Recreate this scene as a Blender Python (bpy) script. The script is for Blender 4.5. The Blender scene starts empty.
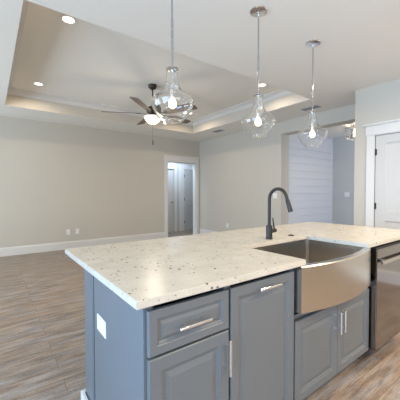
import bpy, bmesh, math, random
from mathutils import Vector, Matrix
random.seed(7)
sc = bpy.context.scene
COL = sc.collection
PI = math.pi
R = math.radians

# ------------------------------------------------------------------ camera
cam_d = bpy.data.cameras.new('camera'); cam = bpy.data.objects.new('camera', cam_d); COL.objects.link(cam)
cam_d.sensor_width = 36; cam_d.lens = 36 * 282.12 / 400; cam_d.clip_start = .02
rx = Vector((.80167942, -.59775037, -.00214464)); up = Vector((.0173041, .01962096, .99965773)); fw = Vector((.5975037, .80144214, -.02607325))
m = Matrix((rx, up, -fw)).transposed().to_4x4(); m.translation = Vector((-.3821, -.8664, 1.2742))
cam.matrix_world = m
sc.camera = cam

# ------------------------------------------------------------------ light and exposure
sc.view_settings.view_transform = 'Standard'; sc.view_settings.look = 'None'
sc.view_settings.gamma = 1; sc.view_settings.use_curve_mapping = False
sc.view_settings.exposure = 0.08
w = bpy.data.worlds.new('daylight'); sc.world = w; w.use_nodes = True
w.node_tree.nodes['Background'].inputs[0].default_value = (.62, .78, 1, 1)
w.node_tree.nodes['Background'].inputs[1].default_value = 2.2

def area(name, loc, direction, sx, sy, power, color, spread=180, disk=False):
    l = bpy.data.lights.new(name, 'AREA'); l.shape = 'DISK' if disk else 'RECTANGLE'
    l.size = sx; l.size_y = sy; l.energy = power; l.color = color; l.spread = R(spread)
    o = bpy.data.objects.new(name, l); COL.objects.link(o); o.location = loc
    o.rotation_euler = Vector(direction).to_track_quat('-Z', 'Y').to_euler()
    return o
DAY = (.36, .62, 1); WARM = (1, .82, .59)
# daylight standing in the window openings
area('window_daylight_living', (-3.6, 3.4, 1.35), (1, 0, 0.4), 3.4, 1.8, 150, (.68, .84, 1))
area('window_daylight_nook', (-2.58, -.8, 1.3), (1, 0.05, -.02), 2.6, 2.0, 84, DAY, 110)
area('window_daylight_front', (.3, -3.65, 1.45), (0, 1, 0.1), 1.9, 1.2, 45, (.95, .95, 1))
area('window_daylight_hall', (5.9, -1.5, 1.3), (0, 1, 0), 1.2, 2.0, 46, (.76, .84, 1))
area('vestibule_door_fill', (4.2, 6.35, 2.5), (.25, 1, -1.0), .5, .2, 18, (.62, .78, 1))  # added fill hidden behind the doorway head, brightens the vestibule doors; no real fixture
# ceiling cans of the kitchen behind the camera
for (x, y) in ((.2, -2.1), (1.6, -1.7), (3.0, -1.9), (2.7, -.4)):
    area('kitchen_can_lamp', (x, y, 2.79), (0, 0, -1), .14, .14, 31, WARM, 170, True)

# ------------------------------------------------------------------ material helpers
def mat(name, color, rough=.5, metal=0, **kw):
    m = bpy.data.materials.new(name); m.use_nodes = True
    b = m.node_tree.nodes['Principled BSDF']
    b.inputs['Base Color'].default_value = (*color, 1); b.inputs['Roughness'].default_value = rough
    b.inputs['Metallic'].default_value = metal
    for k, v in kw.items(): b.inputs[k.replace('_', ' ')].default_value = v
    return m
def N(m, t, **kw):
    n = m.node_tree.nodes.new(t)
    for k, v in kw.items(): setattr(n, k, v)
    return n
def L(m, a, b): m.node_tree.links.new(a, b)
def bsdf(m): return m.node_tree.nodes['Principled BSDF']
def coords(m, scale=(1, 1, 1), rot=(0, 0, 0)):
    tc = N(m, 'ShaderNodeTexCoord'); mp = N(m, 'ShaderNodeMapping')
    mp.inputs['Scale'].default_value = scale; mp.inputs['Rotation'].default_value = rot
    L(m, tc.outputs['Object'], mp.inputs['Vector']); return mp.outputs['Vector']
def noise(m, vec, scale, detail=4, rough=.5):
    n = N(m, 'ShaderNodeTexNoise'); n.inputs['Scale'].default_value = scale
    n.inputs['Detail'].default_value = detail; n.inputs['Roughness'].default_value = rough
    L(m, vec, n.inputs['Vector']); return n.outputs['Fac']
def ramp(m, fac, stops, mode='LINEAR'):
    r = N(m, 'ShaderNodeValToRGB'); r.color_ramp.interpolation = mode
    while len(r.color_ramp.elements) < len(stops): r.color_ramp.elements.new(.5)
    for e, (p, c) in zip(r.color_ramp.elements, stops):
        e.position = p; e.color = (*c, 1) if len(c) == 3 else c
    L(m, fac, r.inputs[0]); return r.outputs[0]
def mix(m, fac, a, b, mode='MIX'):
    x = N(m, 'ShaderNodeMix', data_type='RGBA', blend_type=mode)
    for s, v in ((x.inputs[0], fac), (x.inputs[6], a), (x.inputs[7], b)):
        if isinstance(v, (int, float)): s.default_value = v
        elif isinstance(v, tuple): s.default_value = (*v, 1)
        else: L(m, v, s)
    return x.outputs[2]
def bump(m, h, strength=.1, dist=.01):
    b = N(m, 'ShaderNodeBump'); b.inputs['Strength'].default_value = strength; b.inputs['Distance'].default_value = dist
    L(m, h, b.inputs['Height']); L(m, b.outputs[0], bsdf(m).inputs['Normal'])

def plaster(name, c, bs=.06):
    m = mat(name, c, .85); v = coords(m)
    n = noise(m, v, 2.2, 3); c2 = tuple(x * .965 for x in c)
    L(m, mix(m, n, c, c2), bsdf(m).inputs['Base Color'])
    bump(m, noise(m, v, 90, 3), bs, .003); return m
WALL = plaster('greige_wall_paint', (.57, .53, .458))
CEIL = plaster('white_ceiling_paint', (.86, .84, .78))
HALLWALL = plaster('grey_hall_paint', (.55, .54, .52))
TRIM = mat('white_trim_paint', (.70, .68, .645), .4)
DOORW = mat('white_door_paint', (.56, .54, .505), .38)
SHIP = mat('white_shiplap_paint', (.72, .72, .74), .45)
PAINT = mat('grey_cabinet_paint', (.142, .156, .165), .33)
CARC = mat('dark_cabinet_interior', (.05, .05, .052), .7)
PLASTIC = mat('white_plastic', (.82, .81, .79), .35)
SLOT = mat('dark_slot', (.03, .03, .03), .6)
CHROME = mat('polished_chrome', (.82, .83, .85), .09, 1)
ROD = mat('chrome_rod', (.50, .51, .53), .12, 1)
DWBAR = mat('satin_handle_steel', (.56, .52, .47), .2, 1)
NICKEL = mat('brushed_nickel', (.78, .77, .75), .22, 1)
BRONZE = mat('oil_rubbed_bronze', (.020, .018, .017), .42, .2)
FANMETAL = mat('dark_bronze_fan_metal', (.055, .04, .033), .4, .5)
HINGE = mat('dark_bronze_hinge', (.04, .033, .03), .45, .5)
VENTM = mat('grey_vent_metal', (.30, .32, .35), .5, .3)
BLACK = mat('black_rubber', (.015, .015, .016), .6)

def stainless(name, axis):
    m = mat(name, (.60, .575, .54), .24, 1, Anisotropic=.3)
    sc_ = [3, 3, 3]; 
    for i in range(3):
        if i != axis: sc_[i] = 200
    v = coords(m, tuple(sc_)); n = noise(m, v, 1, 2)
    L(m, ramp(m, n, [(.3, (.58, .54, .485)), (.7, (.62, .58, .525))]), bsdf(m).inputs['Base Color'])
    return m
STEEL = stainless('brushed_stainless_steel', 0)
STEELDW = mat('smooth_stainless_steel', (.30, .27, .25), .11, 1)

def floor_mat():
    m = mat('weathered_oak_plank', (.4, .35, .3), .42)
    v = coords(m)
    br = N(m, 'ShaderNodeTexBrick'); br.offset = .37; br.offset_frequency = 2
    for k, val in (('Scale', 1), ('Mortar Size', .0016), ('Mortar Smooth', .2), ('Bias', 0), ('Brick Width', 1.22), ('Row Height', .152)):
        br.inputs[k].default_value = val
    br.inputs['Color1'].default_value = (0, 0, 0, 1); br.inputs['Color2'].default_value = (1, 1, 1, 1); br.inputs['Mortar'].default_value = (.5, .5, .5, 1)
    L(m, v, br.inputs['Vector'])
    # each plank shifts the grain
    add = N(m, 'ShaderNodeVectorMath', operation='MULTIPLY_ADD')
    L(m, br.outputs['Color'], add.inputs[0]); add.inputs[1].default_value = (7, 3, 0); L(m, v, add.inputs[2])
    mp = N(m, 'ShaderNodeMapping'); mp.inputs['Scale'].default_value = (1.7, 11, 1); L(m, add.outputs[0], mp.inputs['Vector'])
    g1 = noise(m, mp.outputs[0], 1.6, 6, .62)
    mp2 = N(m, 'ShaderNodeMapping'); mp2.inputs['Scale'].default_value = (4, 90, 1); L(m, add.outputs[0], mp2.inputs['Vector'])
    g2 = noise(m, mp2.outputs[0], 1.3, 4, .6)
    mp3 = N(m, 'ShaderNodeMapping'); mp3.inputs['Scale'].default_value = (1.3, 8, 1); mp3.inputs['Location'].default_value = (5.3, 2.1, 0); L(m, add.outputs[0], mp3.inputs['Vector'])
    g3 = noise(m, mp3.outputs[0], 1.7, 4, .6)
    tan = ramp(m, g1, [(.34, (.10, .060, .036)), (.43, (.21, .132, .082)), (.51, (.31, .205, .132)), (.58, (.39, .28, .19)), (.68, (.46, .36, .27))])
    grey = ramp(m, g1, [(.34, (.085, .070, .062)), (.43, (.17, .148, .138)), (.51, (.26, .238, .228)), (.58, (.35, .33, .325)), (.68, (.46, .45, .45))])
    c = mix(m, ramp(m, g3, [(.42, (0, 0, 0)), (.58, (1, 1, 1))]), tan, grey)
    c = mix(m, .30, c, ramp(m, g2, [(.36, (.09, .06, .042)), (.64, (.50, .42, .345))]))
    g4 = noise(m, v, 60, 3, .7)
    c = mix(m, .12, c, ramp(m, g4, [(.4, (.08, .06, .05)), (.6, (.55, .48, .42))]))
    c = mix(m, .10, c, ramp(m, br.outputs['Color'], [(0, (.20, .15, .11)), (1, (.38, .30, .24))]))
    c = mix(m, br.outputs['Fac'], c, (.14, .10, .075))
    L(m, c, bsdf(m).inputs['Base Color'])
    L(m, ramp(m, g1, [(.3, (.38,) * 3), (.7, (.5,) * 3)]), bsdf(m).inputs['Roughness'])
    bump(m, g2, .10, .002)
    return m
FLOOR = floor_mat()

def granite():
    m = mat('cream_speckled_granite', (.7, .65, .55), .24)
    v = coords(m)
    base = ramp(m, noise(m, v, 9, 5, .6), [(.3, (.53, .48, .39)), (.5, (.58, .535, .445)), (.7, (.62, .585, .505))])
    fine = noise(m, v, 130, 3, .7)
    base = mix(m, .15, base, ramp(m, fine, [(.35, (.42, .36, .28)), (.6, (.80, .78, .74))]))
    # warp then sparse dark flecks
    nz = N(m, 'ShaderNodeTexNoise'); nz.inputs['Scale'].default_value = 60; nz.inputs['Detail'].default_value = 3; L(m, v, nz.inputs['Vector'])
    wv = N(m, 'ShaderNodeVectorMath', operation='MULTIPLY_ADD'); L(m, nz.outputs['Color'], wv.inputs[0]); wv.inputs[1].default_value = (.022, .022, .022); L(m, v, wv.inputs[2])
    def flecks(scale, dens, size, col, base, clus):
        vo = N(m, 'ShaderNodeTexVoronoi'); vo.inputs['Scale'].default_value = scale; L(m, wv.outputs[0], vo.inputs['Vector'])
        sep = N(m, 'ShaderNodeSeparateColor'); L(m, vo.outputs['Color'], sep.inputs[0])
        pick = N(m, 'ShaderNodeMath', operation='LESS_THAN'); L(m, sep.outputs[0], pick.inputs[0]); pick.inputs[1].default_value = dens
        near = ramp(m, vo.outputs['Distance'], [(size * .6, (1, 1, 1)), (size, (0, 0, 0))])
        cl = ramp(m, noise(m, v, clus, 2), [(.45, (0, 0, 0)), (.53, (1, 1, 1))])
        a = N(m, 'ShaderNodeMath', operation='MULTIPLY'); L(m, pick.outputs[0], a.inputs[0]); L(m, near, a.inputs[1])
        b = N(m, 'ShaderNodeMath', operation='MULTIPLY'); L(m, a.outputs[0], b.inputs[0]); L(m, cl, b.inputs[1])
        return mix(m, b.outputs[0], base, col)
    base = flecks(42, .20, .36, (.10, .085, .08), base, 7)
    base = flecks(80, .08, .40, (.16, .12, .10), base, 11)
    base = flecks(30, .05, .28, (.30, .27, .25), base, 5)
    L(m, base, bsdf(m).inputs['Base Color'])
    return m
GRANITE = granite()

def wood_blade():
    m = mat('weathered_fan_blade', (.2, .15, .12), .45); v = coords(m, (2, 30, 2))
    L(m, ramp(m, noise(m, v, 2, 5), [(.3, (.10, .07, .055)), (.7, (.26, .20, .165))]), bsdf(m).inputs['Base Color']); return m
BLADE = wood_blade()
def glassm(name, rough=0, col=(1, 1, 1)):
    return mat(name, col, rough, 0, Transmission_Weight=1.0, IOR=1.45)
GLASS = glassm('clear_glass', 0, (.985, .99, .99))
def emit(name, c, s):
    m = mat(name, c, .4); b = bsdf(m); b.inputs['Emission Color'].default_value = (*c, 1); b.inputs['Emission Strength'].default_value = s; return m
BULB = emit('glowing_bulb', (1, .74, .40), 9)
CANLENS = emit('glowing_can_lens', (1, .84, .62), 5)
BOWL = emit('lit_frosted_bowl', (1, .90, .76), .75)
HALLBULB = emit('hall_bulb_glow', (1, .72, .45), 14)

# ------------------------------------------------------------------ mesh helpers
def add_box(bm, x0, x1, y0, y1, z0, z1):
    vs = [bm.verts.new(p) for p in ((x0, y0, z0), (x1, y0, z0), (x1, y1, z0), (x0, y1, z0), (x0, y0, z1), (x1, y0, z1), (x1, y1, z1), (x0, y1, z1))]
    fs = [bm.faces.new([vs[i] for i in q]) for q in ((3, 2, 1, 0), (4, 5, 6, 7), (0, 1, 5, 4), (1, 2, 6, 5), (2, 3, 7, 6), (3, 0, 4, 7))]
    return vs, fs
def add_bevel_box(bm, x0, x1, y0, y1, z0, z1, b=.003, seg=2):
    t = bmesh.new(); add_box(t, x0, x1, y0, y1, z0, z1)
    bmesh.ops.bevel(t, geom=t.edges[:], offset=b, segments=seg, affect='EDGES')
    me = bpy.data.meshes.new('tmp'); t.to_mesh(me); t.free(); bm.from_mesh(me); bpy.data.meshes.remove(me)
def add_tube(bm, pts, r, n=16, caps=True):
    pts = [Vector(p) for p in pts]; rs = r if isinstance(r, (list, tuple)) else [r] * len(pts)
    prev = None; rings = []
    for i, p in enumerate(pts):
        a = pts[min(i + 1, len(pts) - 1)] - pts[max(i - 1, 0)]
        if a.length < 1e-9: a = Vector((0, 0, 1))
        a.normalize()
        if prev is None: ref = Vector((0, 0, 1)) if abs(a.z) < .9 else Vector((1, 0, 0)); u = a.cross(ref).normalized()
        else: u = (prev - a * prev.dot(a)).normalized()
        prev = u; v = a.cross(u)
        rings.append([bm.verts.new(p + (u * math.cos(t) + v * math.sin(t)) * rs[i]) for t in [2 * PI * k / n for k in range(n)]])
    for A, B in zip(rings, rings[1:]):
        for k in range(n): bm.faces.new((A[k], A[(k + 1) % n], B[(k + 1) % n], B[k]))
    if caps:
        bm.faces.new(rings[0][::-1]); bm.faces.new(rings[-1])
def add_lathe(bm, prof, c=(0, 0, 0), n=48, cap0=False, cap1=False):
    rings = []
    for r, z in prof:
        rings.append([bm.verts.new((c[0] + r * math.cos(2 * PI * k / n), c[1] + r * math.sin(2 * PI * k / n), c[2] + z)) for k in range(n)])
    for A, B in zip(rings, rings[1:]):
        for k in range(n): bm.faces.new((A[k], A[(k + 1) % n], B[(k + 1) % n], B[k]))
    if cap0: bm.faces.new(rings[0][::-1])
    if cap1: bm.faces.new(rings[-1])
def add_prism(bm, pts, axis, a, b):
    # pts: 2-D outline in the two axes other than «axis», extruded from a to b
    def P(p, t):
        q = list(p); q.insert(axis, t); return q
    A = [bm.verts.new(P(p, a)) for p in pts]; B = [bm.verts.new(P(p, b)) for p in pts]
    n = len(pts)
    for i in range(n): bm.faces.new((A[i], A[(i + 1) % n], B[(i + 1) % n], B[i]))
    bm.faces.new(A[::-1]); bm.faces.new(B)
def obj(name, bm, material, parent=None, smooth=False):
    bmesh.ops.recalc_face_normals(bm, faces=bm.faces)
    me = bpy.data.meshes.new(name); bm.to_mesh(me); bm.free()
    me.materials.append(material)
    o = bpy.data.objects.new(name, me); COL.objects.link(o)
    if smooth:
        for p in me.polygons: p.use_smooth = True
        if smooth != 'all':
            me.set_sharp_from_angle(angle=R(35))
    if parent is not None: o.parent = parent
    return o
def tag(o, label=None, cat=None, group=None, kind=None):
    if label: o['label'] = label
    if cat: o['category'] = cat
    if group: o['group'] = group
    if kind: o['kind'] = kind
    return o
def empty(name, loc, label, cat, group=None, rz=0):
    o = bpy.data.objects.new(name, None); COL.objects.link(o); o.location = loc; o.rotation_euler.z = rz
    o.empty_display_size = .05
    return tag(o, label, cat, group)
def copy_tree(o, loc=None, parent=None):
    c = o.copy(); COL.objects.link(c)
    if parent is not None: c.parent = parent
    if loc is not None: c.location = loc
    for ch in list(o.children): copy_tree(ch, None, c)
    return c
def struct(name, bm, m, parent=None):
    o = obj(name, bm, m, parent)
    if parent is None: o['kind'] = 'structure'
    return o
def B(*boxes):
    bm = bmesh.new()
    for b in boxes: add_box(bm, *b)
    return bm

# ------------------------------------------------------------------ setting
H = 2.8115; TZ = 3.11
XR = 4.738; XR2 = 4.99; XP = 4.087; YP = 1.1845; YB = 6.028; YB2 = 6.16
TX0, TX1, TY0, TY1 = -.1395, 3.8965, 1.7994, 5.1633
struct('floor', B((-3.6, 8.2, -3.7, 8.0, -.12, 0)), FLOOR)
struct('ceiling', B((-3.6, TX0, -3.7, 6.2, H, H + .5), (TX1, XR + .12, -3.7, 6.2, H, H + .5), (TX0, TX1, -3.7, TY0, H, H + .5),
                    (TX0, TX1, TY1, 6.2, H, H + .5), (TX0, TX1, TY0, TY1, TZ, H + .5)), CEIL)
# tray side faces painted with the wall colour: thin drywall lining
bm = B((TX0, TX0 + .004, TY0, TY1, H + .002, TZ), (TX1 - .004, TX1, TY0, TY1, H + .002, TZ), (TX0 + .004, TX1 - .004, TY0, TY0 + .004, H + .002, TZ), (TX0 + .004, TX1 - .004, TY1 - .004, TY1, H + .002, TZ))
struct('trim_1', bm, plaster('tray_cream_paint', (.62, .57, .49)))
# crown moulding round the tray: mitred profile swept round the rectangle
def crown(x0, x1, y0, y1, zt, prof, name):
    bm = bmesh.new(); rings = []
    for d, h in prof:
        rings.append([bm.verts.new(p) for p in ((x0 + d, y0 + d, zt - h), (x1 - d, y0 + d, zt - h), (x1 - d, y1 - d, zt - h), (x0 + d, y1 - d, zt - h))])
    for A, C in zip(rings, rings[1:]):
        for k in range(4): bm.faces.new((A[k], A[(k + 1) % 4], C[(k + 1) % 4], C[k]))
    return struct(name, bm, TRIM)
prof = [(.005, .0), (.005, .10), (.014, .10), (.016, .088)]
for i in range(7):
    t = i / 6; prof.append((.018 + .062 * (1 - math.cos(t * PI / 2)) , .082 - .062 * math.sin(t * PI / 2)))
prof += [(.084, .018), (.090, .012), (.092, 0)]
crown(TX0, TX1, TY0, TY1, TZ, prof, 'trim_2')

struct('wall_back', B((-3.52, 3.62, YB, YB2, 0, H), (4.60, XR + .02, YB, YB2, 0, H), (3.62, 4.60, YB, YB2, 2.15, H)), WALL)
# right wall with the hall opening
struct('wall_right', B((XR, XR2, 3.03, YB2, 0, H), (XR, XR2, YP - .12, 1.30, 0, H), (XR, XR2, 1.30, 3.03, 2.55, H)), WALL)
struct('wall_pantry', B((XP, XP + .12, .90, YP, 0, H), (XP, XP + .12, -3.6, .14, 0, H), (XP, XP + .12, .14, .90, 2.09, H), (XP + .12, XR, YP - .12, YP, 0, H)), WALL)
struct('wall_left', B((-3.52, -3.4, 5.2, YB2, 0, H), (-3.52, -3.4, .8, 1.6, 0, H), (-3.52, -3.4, 1.6, 5.2, 0, .4), (-3.52, -3.4, 1.6, 5.2, 2.3, H)), WALL)
struct('wall_nook', B((-3.4, -2.4, .8, .92, 0, H), (-2.52, -2.4, .5, .8, 0, H), (-2.52, -2.4, -3.6, -2.1, 0, H), (-2.52, -2.4, -2.1, .5, 0, .3), (-2.52, -2.4, -2.1, .5, 2.3, H)), WALL)
struct('wall_front', B((-2.52, -.6, -3.6, -3.48, 0, H), (1.2, XP + .12, -3.6, -3.48, 0, H), (-.6, 1.2, -3.6, -3.48, 0, .9), (-.6, 1.2, -3.6, -3.48, 2.0, H)), WALL)
# window frames
def window(name, axis, c, a0, a1, z0, z1):
    bm = bmesh.new(); t = .05
    def bx(p0, p1, q0, q1, d0=-.03, d1=.03):
        if axis == 0: add_box(bm, c + d0, c + d1, p0, p1, q0, q1)
        else: add_box(bm, p0, p1, c + d0, c + d1, q0, q1)
    bx(a0, a1, z0, z0 + t); bx(a0, a1, z1 - t, z1); bx(a0, a0 + t, z0 + t, z1 - t); bx(a1 - t, a1, z0 + t, z1 - t)
    for k in (1, 2): x = a0 + (a1 - a0) * k / 3; bx(x - t / 2, x + t / 2, z0 + t, z1 - t)
    struct(name, bm, TRIM)
window('window_1', 0, -3.46, 1.6, 5.2, .4, 2.3)
window('window_2', 0, -2.46, -2.1, .5, .3, 2.3)
window('window_3', 1, -3.54, -.6, 1.2, .9, 2.0)
# hall behind the opening
HC = 2.74
bm = bmesh.new(); add_box(bm, XR2, 7.2, 3.14, 3.26, 0, HC)
z = 0.0
while z < HC - .02:
    z1 = min(z + .178, HC); add_prism(bm, [(3.125, z + .004), (3.128, z + .001), (3.14, z + .001), (3.14, z1 - .004), (3.128, z1 - .004), (3.125, z1 - .007)], 0, XR2, 7.08)
    z = z1
struct('wall_shiplap', bm, SHIP)
struct('wall_hall', B((7.08, 7.2, -1.6, 3.26, 0, HC)), HALLWALL)
struct('wall_hall_near', B((XR2, XR2 + .02, 3.03, 3.128, 0, HC), (XR2, XR2 + .1, -1.6, 1.3, 0, HC)), HALLWALL)
struct('ceiling_hall', B((XR2 - .1, 7.2, -1.6, 3.26, HC, HC + .2), (XR - .0, XR2, 1.0, 3.26, H, H + .2)), CEIL)
struct('wall_hall_front', B((XR2, 5.3, -1.75, -1.6, 0, HC), (6.5, 7.2, -1.75, -1.6, 0, HC), (5.3, 6.5, -1.75, -1.6, 2.3, HC)), HALLWALL)
# vestibule behind the far doorway
VY = 7.05
struct('wall_vestibule', B((2.2, 3.70, VY, VY + .1, 0, 2.6), (4.47, 4.85, VY, VY + .1, 0, 2.6), (5.62, 5.9, VY, VY + .1, 0, 2.6), (3.70, 4.47, VY, VY + .1, 2.04, 2.6), (4.85, 5.62, VY, VY + .1, 2.04, 2.6), (5.9, 6.0, YB2, VY + .1, 0, 2.6),
       (XR, 6.0, YB2 - .1, YB2, 0, 2.6)), HALLWALL)
struct('ceiling_vestibule', B((2.1, 6.0, YB2, VY + .1, 2.6, 2.7)), CEIL)

# baseboards
def base_profile(h=.175): return [(0, 0), (.016, 0), (.016, h - .03), (.012, h - .012), (.006, h), (0, h)]
bm = bmesh.new(); add_prism(bm, [(YB - d, z) for d, z in base_profile()], 0, -3.4, 3.53)
struct('baseboard_back', bm, TRIM)
bm = bmesh.new()
def add_prism_y(bm, pts, y0, y1):   # pts (x,z)
    add_prism(bm, pts, 1, y0, y1)
add_prism_y(bm, [(XR - d, z) for d, z in base_profile()], 3.03, YB - .016)
struct('baseboard_right', bm, TRIM)
bm = bmesh.new(); add_prism_y(bm, [(XP - d, z) for d, z in base_profile()], 1.015, YP)
add_prism_y(bm, [(XP - d, z) for d, z in base_profile()], -3.4, .045)
struct('baseboard_pantry', bm, TRIM)
bm = bmesh.new(); add_prism_y(bm, [(7.08 - d, z) for d, z in base_profile(.14)], -1.5, 3.12); add_prism(bm, [(3.125 - d, z) for d, z in base_profile(.14)], 0, XR2 + .02, 7.06)
struct('baseboard_hall', bm, TRIM)

# door casings --------------------------------------------------
# far doorway casing (craftsman head)
bm = bmesh.new()
add_bevel_box(bm, 3.525, 3.62, YB - .020, YB, 0, 2.15, .002, 1); add_bevel_box(bm, 4.60, 4.695, YB - .020, YB, 0, 2.15, .002, 1)
add_bevel_box(bm, 3.515, 4.705, YB - .024, YB, 2.15, 2.30, .002, 1); add_bevel_box(bm, 3.495, 4.725, YB - .04, YB, 2.30, 2.335, .003, 1); add_bevel_box(bm, 3.505, 4.715, YB - .03, YB, 2.15, 2.165, .003, 1)
add_box(bm, 3.62, 3.635, YB, YB2, 0, 2.15); add_box(bm, 4.585, 4.60, YB, YB2, 0, 2.15); add_box(bm, 3.635, 4.585, YB, YB2, 2.135, 2.15)
struct('trim_3', bm, TRIM)
# pantry door casing
bm = bmesh.new()
add_bevel_box(bm, XP - .020, XP, .915, 1.010, 0, 2.10, .002, 1); add_bevel_box(bm, XP - .020, XP, .03, .125, 0, 2.10, .002, 1)
add_bevel_box(bm, XP - .026, XP, .02, 1.022, 2.10, 2.235, .002, 1); add_bevel_box(bm, XP - .048, XP, -.01, 1.052, 2.235, 2.262, .003, 1)
add_box(bm, XP - .012, XP + .12, .90, .915, 0, 2.10); add_box(bm, XP - .012, XP + .12, .125, .14, 0, 2.10); add_box(bm, XP - .012, XP + .12, .14, .90, 2.09, 2.10)
struct('trim_4', bm, TRIM)

# panelled door slab in local coords: x 0..w, front at y=0 facing -y, z 0..h
def panel_face(bm, x0, x1, z0, z1, loops, thick, y=0.0, panels=None):
    """slab with outline x0..x1,z0..z1; each panel rectangle gets nested loops [(inset, depth)]"""
    panels = panels or [(x0, x1, z0, z1)]
    def ring(r, ins, dep): return [bm.verts.new(p) for p in ((r[0] + ins, y + dep, r[2] + ins), (r[1] - ins, y + dep, r[2] + ins), (r[1] - ins, y + dep, r[3] - ins), (r[0] + ins, y + dep, r[3] - ins))]
    for r in panels:
        rg = [ring(r, i, dd) for i, dd in loops]
        for A, C in zip(rg, rg[1:]):
            for k in range(4): bm.faces.new((A[k], A[(k + 1) % 4], C[(k + 1) % 4], C[k]))
        bm.faces.new(rg[-1])
    # frame boxes between panels handled by caller
def cabinet_front(name, x0, x1, z0, z1, y, mat_, parent, rail=.05, thick=.020):
    """raised panel cabinet door or drawer front, facing -y"""
    bm = bmesh.new(); e = .0025
    loops = [(0, thick), (0, e), (e, 0), (rail, 0), (rail + .004, .004), (rail + .010, .005), (rail + .016, .0095), (rail + .021, .0095), (rail + .040, .0035), (rail + .044, .0025)]
    w = min(x1 - x0, z1 - z0)
    if w < .2: loops = [(0, thick), (0, e), (e, 0), (.032, 0), (.036, .004), (.041, .005), (.045, .009), (.049, .009), (.060, .003), (.063, .0025)]
    def ring(ins, dep): return [bm.verts.new(p) for p in ((x0 + ins, y + dep, z0 + ins), (x1 - ins, y + dep, z0 + ins), (x1 - ins, y + dep, z1 - ins), (x0 + ins, y + dep, z1 - ins))]
    rg = [ring(i, dd) for i, dd in loops]
    for A, C in zip(rg, rg[1:]):
        for k in range(4): bm.faces.new((A[k], A[(k + 1) % 4], C[(k + 1) % 4], C[k]))
    bm.faces.new(rg[-1]); bm.faces.new(rg[0][::-1])
    return obj(name, bm, mat_, parent)
def bar_pull(c, vertical, length, parent, yface):
    """bar pull with two posts; c = (x,z) centre"""
    bm = bmesh.new(); x, z = c; h = length / 2; yb = yface - .034; r = .0068
    d = (0, 0, 1) if vertical else (1, 0, 0)
    def P(t, y): return (x + d[0] * t, y, z + d[2] * t)
    add_tube(bm, [P(-h, yb), P(-h + .001, yb), P(h - .001, yb), P(h, yb)], [r * .8, r, r, r * .8], 14)
    for s in (-1, 1): add_tube(bm, [P(s * h * .62, yface + .002), P(s * h * .62, yb)], .0042, 10)
    return obj('bar_handle', bm, CHROME, parent, True)

# ------------------------------------------------------------------ kitchen island
YF = .03          # front faces of doors
def local_empty(name, loc, label, cat, group=None): return empty(name, loc, label, cat, group)
def place(o, base):  # mesh modelled in world space, parented to an empty at base
    return o
def cabinet(name, x0, x1, label, open_top=False):
    e = empty(name, ((x0 + x1) / 2, .34, 0), label, 'cabinet')
    bm = bmesh.new(); cx = (x0 + x1) / 2
    t = .018; a, b = x0 - cx, x1 - cx; y0, y1 = YF + .021 - .34, .625 - .34
    top = .882
    add_box(bm, a, a + t, y0, y1, .10, top); add_box(bm, b - t, b, y0, y1, .10, top)
    add_box(bm, a + t, b - t, y0, y1, .10, .118); add_box(bm, a + t, b - t, y1 - .008, y1, .118, top)
    if not open_top: add_box(bm, a + t, b - t, y0, y1 - .01, .864, .882)
    else: add_box(bm, a + t, b - t, y0, y0 + .02, .575, .60)
    obj('carcass', bm, PAINT, e)
    bm = B((a, b, YF + .085 - .34, YF + .10 - .34, 0, .10)); obj('toe_kick', bm, PAINT, e)
    return e, cx, .34
def shift(o, cx, cy):
    for v in o.data.vertices: v.co.x -= cx; v.co.y -= cy
    return o
c1, cx, cy = cabinet('drawer_base_cabinet', .068, .448, 'grey base cabinet with one drawer above a door at the island corner')
dr = shift(cabinet_front('drawer', .060, .442, .686, .853, YF, PAINT, c1), cx, cy)
shift(bar_pull((.244, .771), False, .15, dr, YF), cx, cy)
dd = shift(cabinet_front('door', .060, .442, .118, .676, YF, PAINT, c1), cx, cy)
shift(bar_pull((.420, .575), True, .155, dd, YF), cx, cy)
c2, cx, cy = cabinet('pull_out_cabinet', .450, .917, 'grey cabinet with one tall full-height front and a top handle')
dd = shift(cabinet_front('door', .454, .913, .118, .855, YF, PAINT, c2, .045), cx, cy)
shift(bar_pull((.682, .824), False, .155, dd, YF), cx, cy)
c3, cx, cy = cabinet('sink_base_cabinet', .919, 1.830, 'grey two-door cabinet beneath the stainless apron sink', True)
for (a, b, hx) in ((.926, 1.372, 1.350), (1.376, 1.822, 1.402)):
    dd = shift(cabinet_front('door', a, b, .118, .573, YF, PAINT, c3, .045), cx, cy)
    shift(bar_pull((hx, .462), True, .14, dd, YF), cx, cy)

# end panel
e = empty('end_panel', (.06, .34, 0), 'blue-grey panelled left end of the island with white base strip', 'panel')
bm = B((.049, .066, .052, .645, 0, .882)); o = shift(obj('side_panel', bm, PAINT, e), .06, .34)
bm = bmesh.new(); add_bevel_box(bm, .046, .066, .655, .668, 0, .882, .002, 1); add_bevel_box(bm, .045, .066, .672, .82, 0, .882, .003, 1); add_box(bm, .054, .066, .645, .70, 0, .882)
shift(obj('corner_post', bm, PAINT, e), .06, .34)
bm = bmesh.new(); add_box(bm, .071, 2.62, .80, .819, 0, .882); tag(obj('back_panel', bm, PAINT), 'long grey back panel of the island facing the living room', 'panel')
bm = bmesh.new(); add_bevel_box(bm, .022, .040, .672, .84, 0, .125, .002, 1); add_bevel_box(bm, .040, .071, .821, .838, 0, .125, .002, 1)
shift(obj('base_strip', bm, TRIM, e), .06, .34)

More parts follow.
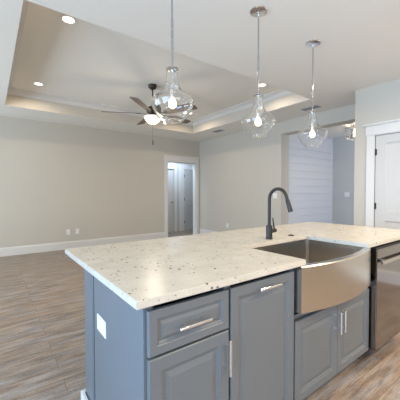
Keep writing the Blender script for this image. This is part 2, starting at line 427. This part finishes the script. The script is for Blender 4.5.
# wall plates ----------------------------------------------------
def wall_plate(name, loc, rz, label, cat, w=.074, h=.118, kind='outlet', group=None):
    """plate facing local -y"""
    e = empty(name, loc, label, cat, group, rz)
    bm = bmesh.new(); add_bevel_box(bm, -w / 2, w / 2, -.006, 0, -h / 2, h / 2, .002, 2); obj('plate', bm, PLASTIC, e)
    if kind == 'outlet':
        xs = [0] if w < .1 else [-.023, .023]
        if h < w:   # horizontal
            for s in (-1, 1):
                bm = bmesh.new(); add_bevel_box(bm, s * .032 - .016, s * .032 + .016, -.008, -.006, -.017, .017, .002, 1); so = obj('socket', bm, PLASTIC, e)
                bm = B((s * .032 - .008, s * .032 - .001, -.0086, -.0079, .006, .0085), (s * .032 - .008, s * .032 - .001, -.0086, -.0079, -.0085, -.006)); obj('slot', bm, SLOT, so)
        else:
            for s in (-1, 1):
                bm = bmesh.new(); add_bevel_box(bm, -.017, .017, -.008, -.006, s * .021 - .016, s * .021 + .016, .002, 1); so = obj('socket', bm, PLASTIC, e)
                bm = B((-.0085, -.006, -.0086, -.0079, s * .021, s * .021 + .008), (.006, .0085, -.0086, -.0079, s * .021, s * .021 + .008)); obj('slot', bm, SLOT, so)
    else:
        bm = bmesh.new(); add_bevel_box(bm, -.017, .017, -.009, -.006, -.033, .033, .002, 1); obj('rocker', bm, PLASTIC, e)
    return e
wall_plate('wall_outlet', (.049, .515, .625), -PI / 2, 'white wide outlet plate on the blue-grey end of the island', 'outlet', .130, .080)
wall_plate('wall_outlet', (1.03, YB, .39), 0, 'white plate low on the long far wall, left one of the pair', 'outlet', group='white outlet plates low on the far wall')
wall_plate('wall_outlet', (1.225, YB, .39), 0, 'white plate low on the long far wall, right one of the pair', 'outlet', group='white outlet plates low on the far wall')
wall_plate('wall_outlet', (XR, 4.765, .39), -PI / 2, 'white outlet low on the right-hand living room wall, just above the worktop', 'outlet')
wall_plate('light_switch', (XR, 3.19, 1.20), -PI / 2, 'white switch plate on the wall behind the arched faucet', 'switch', .115, .118, 'switch')
wall_plate('light_switch', (7.08, 2.735, 1.215), -PI / 2, 'white switch plate on the grey wall inside the hall', 'switch', .13, .118, 'switch')

# worktop with the notch for the apron sink (one slab)
W_, XC, XE, YS, XD = 1.107, .974, 1.735, .486, 2.79
bm = bmesh.new(); out = [(0, 0), (XC, 0), (XC, YS), (XE, YS), (XE, 0), (XD, 0), (XD, W_), (0, W_)]
vb = [bm.verts.new((x, y, .884)) for x, y in out]; f = bm.faces.new(vb)
r = bmesh.ops.extrude_face_region(bm, geom=[f])
for v in [g for g in r['geom'] if isinstance(g, bmesh.types.BMVert)]: v.co.z = .914
hor = [ed for ed in bm.edges if abs(ed.verts[0].co.z - ed.verts[1].co.z) < 1e-5] + [ed for ed in bm.edges if abs(ed.verts[0].co.z - ed.verts[1].co.z) > 1e-3]
bmesh.ops.bevel(bm, geom=hor, offset=.003, segments=2, affect='EDGES')
tag(obj('worktop', bm, GRANITE, None), 'cream speckled granite island worktop notched around the sink', 'worktop')

# apron sink ------------------------------------------------------
e = empty('apron_sink', (1.3375, .23, .60), 'stainless steel farmhouse sink with a bowed front', 'sink')
sx0, sx1 = .927, 1.755; n = 24; SYB = .49; bow = .058
def yb_(x): t = (x - sx0) / (sx1 - sx0) * 2 - 1; return -.004 - bow * (1 - t * t)
ztop, zbot = .8835, .632
bm = bmesh.new()
# apron: closed bowed slab 14 mm deep rim with inner wall
xs = [sx0 + (sx1 - sx0) * i / n for i in range(n + 1)]
rt = .006
inner_x = [max(sx0 + .032, min(sx1 - .022, x)) for x in xs]
F = lambda x, y, z: bm.verts.new((x, y, z))
fb = [F(x, yb_(x), zbot) for x in xs]; ft = [F(x, yb_(x), ztop - rt) for x in xs]; fr = [F(x, yb_(x) + rt * .8, ztop) for x in xs]
it = [F(x, yb_(x) + .042, ztop) for x in xs]; ii = [F(x, yb_(x) + .046, ztop - .006) for x in xs]; ib = [F(x, yb_(x) + .046, zbot) for x in xs]
for a, b in ((fb, ft), (ft, fr), (fr, it), (it, ii), (ii, ib), (ib, fb)):
    for k in range(n): bm.faces.new((a[k], a[k + 1], b[k + 1], b[k]))
for k in (0, n): bm.faces.new([q[k] for q in (fb, ft, fr, it, ii, ib)])
shift(obj('apron', bm, STEEL, e, True), 1.3375, .23).location.z = -.60
# basin: open box of thin steel
bm = bmesh.new(); zb = .655
x0, x1, y1 = sx0 + .012, sx1 - .002, .500
add_box(bm, x0, x0 + .012, .03, y1, zb, .883); add_box(bm, x1 - .012, x1, .03, y1, zb, .883)
add_box(bm, x0 + .012, x1 - .012, y1 - .012, y1, zb, .883)
rc = .022
for cxx, sgn in ((x0 + .012, 1), (x1 - .012, -1)):
    A = []
    for k in range(7):
        a = k / 6 * PI / 2; A.append((cxx + sgn * rc * (1 - math.cos(a)), y1 - .012 - rc * (1 - math.sin(a))))
    lo = [F(px, py, zb + .01) for px, py in A]; hi = [F(px, py, .8825) for px, py in A]
    for k in range(6): bm.faces.new((lo[k], lo[k + 1], hi[k + 1], hi[k]))
nb = 16; bxs = [x0 + (x1 - x0) * i / nb for i in range(nb + 1)]
t1 = [F(x, min(.03, yb_(min(max(x, sx0), sx1)) + .034), zb + .010) for x in bxs]; t2 = [F(x, y1, zb + .010) for x in bxs]
b1 = [F(x, min(.03, yb_(min(max(x, sx0), sx1)) + .034), zb) for x in bxs]; b2 = [F(x, y1, zb) for x in bxs]
for k in range(nb): bm.faces.new((t1[k], t1[k + 1], t2[k + 1], t2[k])); bm.faces.new((b1[k], b2[k], b2[k + 1], b1[k + 1]))
shift(obj('basin', bm, STEEL, e, True), 1.3375, .23).location.z = -.60
bm = bmesh.new(); add_lathe(bm, [(.001, .0), (.03, .0), (.034, .004), (.055, .006), (.057, .001)], (1.3375, .27, zb + .0105), 32, True)
shift(obj('drain', bm, CHROME, e, True), 1.3375, .23).location.z = -.60

# faucet ----------------------------------------------------------
fx, fy = 1.350, .560
e = empty('kitchen_faucet', (fx, fy, .914), 'dark arched pull-down faucet standing behind the sink', 'faucet')
bm = bmesh.new(); add_lathe(bm, [(.0275, 0), (.0275, .004), (.0245, .006), (.0245, .100), (.0225, .106), (.014, .108), (.001, .108)], n=32, cap0=True); obj('base', bm, BRONZE, e, True)
pts = [(0, 0, .10), (0, 0, .2), (0, 0, .307)]
ra = .080
for i in range(1, 15):
    a = PI * i / 16 * 1.06; pts.append((0, -ra + ra * math.cos(a), .307 + ra * math.sin(a)))
last = Vector(pts[-1]); dirv = (Vector(pts[-1]) - Vector(pts[-2])).normalized()
pts.append(tuple(last + dirv * .02))
bm = bmesh.new(); add_tube(bm, pts, .0125, 20); obj('spout', bm, BRONZE, e, True)
p0 = last + dirv * .018
bm = bmesh.new(); add_tube(bm, [p0, p0 + dirv * .004, p0 + dirv * .03, p0 + dirv * .088, p0 + dirv * .092], [.0135, .0155, .0155, .0175, .0165], 20); hd = obj('spray_head', bm, BRONZE, e, True)
bm = bmesh.new(); q = p0 + dirv * .045; add_bevel_box(bm, q.x + .012, q.x + .019, q.y - .006, q.y + .006, q.z - .012, q.z + .012, .002, 1); obj('button', bm, BLACK, hd)
bm = bmesh.new(); add_tube(bm, [(.02, 0, .062), (.072, 0, .062), (.075, 0, .062)], [.0165, .0165, .014], 20); hl = obj('handle', bm, BRONZE, e, True)
bm = bmesh.new(); add_tube(bm, [(.060, 0, .070), (.056, .002, .10), (.046, .004, .158), (.0455, .004, .161)], [.006, .0058, .005, .004], 12); obj('lever', bm, BRONZE, hl, True)
bm = bmesh.new(); add_lathe(bm, [(.024, 0), (.024, .003), (.021, .005), (.015, .005), (.0145, .008), (.001, .008)], (1.634, .565, .914), 28, True)
tag(obj('air_switch', bm, BRONZE, None, True), 'small round dark button set in the worktop right of the faucet', 'button')

# dishwasher -----------------------------------------------------
e = empty('dishwasher', (2.14, .30, 0), 'stainless steel dishwasher at the right of the sink cabinet', 'dishwasher')
S = lambda o: shift(o, 2.14, .30)
d0, d1 = 1.842, 2.438
S(obj('body', B((d0 + .004, d1 - .004, .05, .60, .10, .868)), BLACK, e)); S(obj('toe_kick', B((d0 + .004, d1, .115, .13, 0, .10)), BLACK, e))
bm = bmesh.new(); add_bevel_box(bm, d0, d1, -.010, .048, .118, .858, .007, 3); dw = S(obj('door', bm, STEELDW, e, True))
bm = bmesh.new(); add_bevel_box(bm, d0 + .012, d1 - .012, .0, .046, .8585, .870, .002, 1); S(obj('control_strip', bm, BLACK, dw))
bm = bmesh.new()
hz = .785
add_bevel_box(bm, d0 + .020, d1 - .020, -.042, -.028, .752, .778, .005, 3)
for q in (d0 + .085, d1 - .11): add_bevel_box(bm, q, q + .025, -.030, -.006, .754, .776, .003, 2)
S(obj('handle', bm, DWBAR, dw, True))

# ------------------------------------------------------------------ pendants
def pendant_glass_profile():
    return [(.0405, .360), (.042, .354), (.0395, .345), (.0390, .31), (.042, .275), (.050, .24), (.065, .215), (.090, .195), (.117, .178), (.137, .160), (.1445, .143), (.143, .125), (.135, .098), (.121, .070), (.103, .045), (.084, .026), (.070, .014), (.067, .006), (.069, .001), (.066, 0)]
ZG = 1.747
def pendant(loc, label):
    e = empty('pendant_light', (loc[0], loc[1], H), label, 'pendant light', 'clear glass pendants over the island')
    z = ZG - H
    bm = bmesh.new(); add_lathe(bm, [(.075, 0), (.075, -.004), (.069, -.010), (.040, -.013), (.012, -.014), (.010, -.024), (.001, -.024)], n=40, cap0=True); obj('canopy', bm, CHROME, e, True)
    bm = bmesh.new(); zt = z + .365
    add_tube(bm, [(0, 0, -.02), (0, 0, zt)], .0068, 14)
    for q in (zt + .16, zt + .23, zt + .30): add_tube(bm, [(0, 0, q - .028), (0, 0, q + .028)], .009, 12)
    obj('rod', bm, ROD, e, True)
    bm = bmesh.new()
    pr = pendant_glass_profile(); t = .003
    full = list(pr) + [(max(r - t, .001), max(zz, .001)) for r, zz in pr[::-1]]
    add_lathe(bm, full + [full[0]], (0, 0, z), 64)
    bmesh.ops.remove_doubles(bm, verts=bm.verts, dist=1e-5)
    g = obj('glass_shade', bm, GLASS, e, 'all')
    bm = bmesh.new(); add_lathe(bm, [(.010, .376), (.026, .372), (.036, .366), (.038, .3605), (.030, .356), (.001, .356)], (0, 0, z), 32, True); obj('neck_cap', bm, NICKEL, e, True)
    bm = bmesh.new(); add_tube(bm, [(0, 0, z + .357), (0, 0, z + .262)], .005, 12); add_lathe(bm, [(.008, .265), (.015, .258), (.016, .175), (.014, .167), (.001, .167)], (0, 0, z), 24, True); so = obj('socket', bm, NICKEL, e, True)
    bm = bmesh.new(); add_lathe(bm, [(.011, .170), (.015, .160), (.023, .146), (.027, .128), (.023, .110), (.012, .100), (.001, .098)], (0, 0, z), 28, True); obj('bulb', bm, BULB, so, True)
    return e
p = pendant((.619, .785), 'clear glass pendant hanging nearest, in front of the ceiling fan')
for (x, y, lb) in ((1.471, .784, 'middle clear glass pendant, between the other two glass pendants'), (2.313, .797, 'farthest right clear glass pendant, in front of the hall opening')):
    q = copy_tree(p, (x, y, H)); q['label'] = lb

# ------------------------------------------------------------------ ceiling fan
fc = (1.878, 3.513)
e = empty('ceiling_fan', (fc[0], fc[1], TZ), 'five-blade dark ceiling fan with a lit bowl in the tray ceiling', 'ceiling fan')
bm = bmesh.new(); add_lathe(bm, [(.072, 0), (.074, -.012), (.070, -.035), (.055, -.060), (.03, -.075), (.018, -.080), (.001, -.080)], n=36, cap0=True); obj('canopy', bm, FANMETAL, e, True)
bm = bmesh.new(); add_tube(bm, [(0, 0, -.07), (0, 0, -.365)], .012, 14); obj('downrod', bm, FANMETAL, e, True)
bm = bmesh.new(); add_lathe(bm, [(.02, -.350), (.04, -.360), (.075, -.375), (.098, -.392), (.104, -.41), (.104, -.45), (.092, -.472), (.06, -.485), (.055, -.50), (.075, -.505), (.080, -.53), (.001, -.53)], n=40, cap0=True); obj('motor_housing', bm, FANMETAL, e, True)
for k in range(5):
    a = R(8 + 72 * k)
    M = Matrix.Rotation(a, 4, 'Z') @ Matrix.Translation((0, 0, -.485)) @ Matrix.Rotation(R(-13), 4, 'X')
    bm = bmesh.new()
    outl = [(.20, -.048), (.30, -.062), (.64, -.072), (.81, -.070), (.84, -.055), (.845, 0), (.84, .055), (.81, .070), (.64, .072), (.30, .062), (.20, .048)]
    add_prism(bm, outl, 2, -.0035, .0035)
    bmesh.ops.transform(bm, matrix=M, verts=bm.verts); b = obj('blade', bm, BLADE, e)
    bm = bmesh.new(); add_prism(bm, [(.085, -.018), (.17, -.014), (.22, -.042), (.27, -.030), (.29, 0), (.27, .030), (.22, .042), (.17, .014), (.085, .018)], 2, -.010, -.0035)
    bmesh.ops.transform(bm, matrix=M, verts=bm.verts); obj('blade_bracket', bm, FANMETAL, b)
bm = bmesh.new(); add_lathe(bm, [(.085, -.528), (.142, -.538), (.149, -.546), (.147, -.556), (.134, -.580), (.115, -.610), (.080, -.640), (.045, -.660), (.015, -.668), (.001, -.669)], n=44, cap0=True); bo = obj('light_bowl', bm, BOWL, e, True)
bm = bmesh.new(); add_lathe(bm, [(.001, -.664), (.016, -.666), (.017, -.674), (.008, -.684), (.001, -.688)], n=20); obj('finial', bm, FANMETAL, bo, True)
bm = bmesh.new(); 
add_tube(bm, [(0, 0, -.685), (0, 0, -.94)], .002, 6); ch = obj('pull_chain', bm, FANMETAL, e)
bm = bmesh.new(); add_tube(bm, [(0, 0, -.93), (0, 0, -.94), (0, 0, -1.01), (0, 0, -1.02)], [.004, .009, .010, .004], 12); obj('pull_knob', bm, FANMETAL, ch, True)
# the bowl's bulbs
l = bpy.data.lights.new('fan_lamp', 'POINT'); l.energy = 9; l.color = (1, .86, .68); l.shadow_soft_size = .14
lo = bpy.data.objects.new('fan_lamp', l); COL.objects.link(lo); lo.location = (fc[0], fc[1], TZ - .83)

# ------------------------------------------------------------------ recessed lights
def can(loc, label):
    e = empty('recessed_light', loc, label, 'ceiling light', 'round recessed lights in the tray ceiling')
    bm = bmesh.new(); add_lathe(bm, [(.058, -.003), (.064, -.007), (.088, -.006), (.092, -.001), (.092, 0), (.058, 0), (.058, -.003)], n=40); obj('trim_ring', bm, PLASTIC, e, True)
    bm = bmesh.new(); add_lathe(bm, [(.001, -.004), (.0575, -.002)], n=32); bmesh.ops.remove_doubles(bm, verts=bm.verts, dist=1e-4); obj('lens', bm, CANLENS, e)
    return e
c0 = can((.32, 2.40, TZ), 'round recessed light in the tray ceiling nearest the top left corner')
for loc, lb in (((.31, 4.60, TZ), 'small round recessed light at the back left of the tray ceiling'), ((3.38, 2.40, TZ), 'round recessed light beside the middle pendant rod'), ((3.36, 4.55, TZ), 'round recessed light seen behind the nearest glass pendant')):
    copy_tree(c0, loc)['label'] = lb
for (x, y) in ((.32, 2.4), (.31, 4.6), (3.38, 2.4), (3.36, 4.55)):
    area('can_lamp', (x, y, TZ - .012), (0, 0, -1), .11, .11, 9, (1, .82, .6), 160, True)

# ------------------------------------------------------------------ vents
def vent(loc, label, lx, ly):
    e = empty('ceiling_vent', loc, label, 'vent', 'dark ceiling vents by the right wall')
    bm = B((-lx / 2, lx / 2, -ly / 2, -ly / 2 + .016, -.006, 0), (-lx / 2, lx / 2, ly / 2 - .016, ly / 2, -.006, 0), (-lx / 2, -lx / 2 + .016, -ly / 2 + .016, ly / 2 - .016, -.006, 0), (lx / 2 - .016, lx / 2, -ly / 2 + .016, ly / 2 - .016, -.006, 0)); obj('frame', bm, VENTM, e)
    bm = bmesh.new(); k = 0; x = -lx / 2 + .022
    while x < lx / 2 - .022: add_prism(bm, [(x, -.001), (x + .003, -.001), (x + .012, -.008), (x + .009, -.008)], 1, -ly / 2 + .016, ly / 2 - .016); x += .018
    obj('louvre', bm, VENTM, e)
    obj('backing', B((-lx / 2 + .016, lx / 2 - .016, -ly / 2 + .016, ly / 2 - .016, -.0008, 0)), SLOT, e)
    return e
vent((4.34, 2.08, H), 'dark ceiling vent beside the farthest right pendant', .15, .32)
vent((4.22, 4.54, H), 'dark ceiling vent above the right wall, left of the middle pendant', .15, .32)

# ------------------------------------------------------------------ doors
def interior_door(name, w_, h_, panels, parent_loc, rz, label=None):
    o = None
    bm = bmesh.new(); t = .035
    # slab built from stiles and rails, recessed panels between
    xs = sorted({0, w_} | {p[0] for p in panels} | {p[1] for p in panels}); zs = sorted({0, h_} | {p[2] for p in panels} | {p[3] for p in panels})
    V = {}
    def vv(x, z):
        if (x, z) not in V: V[(x, z)] = bm.verts.new((x, 0, z))
        return V[(x, z)]
    for i in range(len(xs) - 1):
        for j in range(len(zs) - 1):
            a, b, c, d_ = xs[i], xs[i + 1], zs[j], zs[j + 1]
            if any(p[0] <= a and b <= p[1] and p[2] <= c and d_ <= p[3] for p in panels): continue
            bm.faces.new((vv(a, c), vv(b, c), vv(b, d_), vv(a, d_)))
    for p in panels:
        prev = [vv(p[0], p[2]), vv(p[1], p[2]), vv(p[1], p[3]), vv(p[0], p[3])]
        for ins, dep in ((.004, .006), (.012, .008), (.022, .012)):
            cur = [bm.verts.new(q) for q in ((p[0] + ins, dep, p[2] + ins), (p[1] - ins, dep, p[2] + ins), (p[1] - ins, dep, p[3] - ins), (p[0] + ins, dep, p[3] - ins))]
            for k in range(4): bm.faces.new((prev[k], prev[(k + 1) % 4], cur[(k + 1) % 4], cur[k]))
            prev = cur
        bm.faces.new(prev)
    add_box(bm, 0, w_, .0125, t, 0, h_)
    # close the edges
    for q in (((0, 0), (w_, 0)), ((0, h_), (w_, h_)), ((0, 0), (0, h_)), ((w_, 0), (w_, h_))):
        (a, b), (c, d_) = q
        bm.faces.new([bm.verts.new(pp) for pp in ((a, 0, b), (c, 0, d_), (c, .0125, d_), (a, .0125, b))])
    me = obj(name, bm, DOORW); me.location = parent_loc; me.rotation_euler.z = rz; me['kind'] = 'structure'
    return me
def hinge(parent, x, z, r=.0065):
    bm = bmesh.new(); add_tube(bm, [(x, -.007, z - .048), (x, -.007, z + .048)], r, 10); add_box(bm, x, x + .02, -.002, .0, z - .044, z + .044)
    obj('hinge', bm, HINGE, parent)
def knob(parent, x, z):
    bm = bmesh.new(); add_tube(bm, [(x, 0, z), (x, -.006, z), (x, -.007, z), (x, -.04, z), (x, -.045, z), (x, -.06, z), (x, -.066, z)], [.03, .03, .011, .011, .026, .026, .012], 20); obj('door_knob', bm, NICKEL, parent, True)
# pantry door, faces -x : local x runs along -y from y=.895
pd = interior_door('door_1', .75, 2.08, [(.125, .625, .255, .865), (.125, .625, 1.00, 1.965)], (XP + .004, .895, .005), -PI / 2)
for z in (.25, 1.07, 1.845): hinge(pd, .0, z)
knob(pd, .68, .95)
# doors beyond the far doorway
vd = interior_door('door_2', .76, 2.03, [(.11, .65, .24, .87), (.11, .65, 1.0, 1.92)], (4.855, VY - .006, .005), 0)
for z in (.28, 1.05, 1.83): hinge(vd, .0, z, .012)
ve = interior_door('door_3', .76, 2.03, [(.11, .65, .24, .87), (.11, .65, 1.0, 1.92)], (3.705, VY + .04, .005), 0)
knob(ve, .68, .96)
bm = bmesh.new()
for a, b in ((4.47, 4.56), (3.61, 3.70), (4.66, 4.85), (5.62, 5.71)): add_bevel_box(bm, a, b, VY - .018, VY, 0, 2.05, .002, 1)
add_bevel_box(bm, 3.60, 4.57, VY - .02, VY, 2.05, 2.18, .002, 1); add_bevel_box(bm, 4.65, 5.72, VY - .02, VY, 2.05, 2.18, .002, 1)
struct('trim_5', bm, TRIM)

# ------------------------------------------------------------------ hall fixture
e = empty('flush_mount_light', (6.0, 2.06, HC), 'square caged flush ceiling light glowing in the hall', 'ceiling light')
bm = bmesh.new(); add_bevel_box(bm, -.075, .075, -.075, .075, -.02, 0, .003, 1); obj('canopy', bm, NICKEL, e)
bm = bmesh.new(); s = .14
for (a, b) in ((-s, -s), (s, -s), (s, s), (-s, s)): add_box(bm, a - .007, a + .007, b - .007, b + .007, -.29, -.06)
for zz in (-.06, -.29):
    for t in (-s, s): add_box(bm, -s, s, t - .007, t + .007, zz - .007, zz + .007); add_box(bm, t - .007, t + .007, -s, s, zz - .007, zz + .007)
add_box(bm, -s, s, -.007, .007, -.067, -.053); add_tube(bm, [(0, 0, -.02), (0, 0, -.09)], .008, 10)
obj('cage', bm, NICKEL, e)
bm = bmesh.new()
add_box(bm, -.125, .125, -.125, -.122, -.28, -.07); add_box(bm, -.125, .125, .122, .125, -.28, -.07); add_box(bm, -.125, -.122, -.122, .122, -.28, -.07); add_box(bm, .122, .125, -.122, .122, -.28, -.07)
obj('glass_panel', bm, GLASS, e)
bm = bmesh.new(); add_lathe(bm, [(.012, -.09), (.016, -.12), (.032, -.155), (.034, -.18), (.024, -.205), (.001, -.215)], n=20, cap0=True); obj('bulb', bm, HALLBULB, e, True)
l = bpy.data.lights.new('hall_bulb_lamp', 'POINT'); l.energy = 9; l.color = (1, .82, .62); l.shadow_soft_size = .035
lo = bpy.data.objects.new('hall_bulb_lamp', l); COL.objects.link(lo); lo.location = (6.0, 2.06, HC - .235)
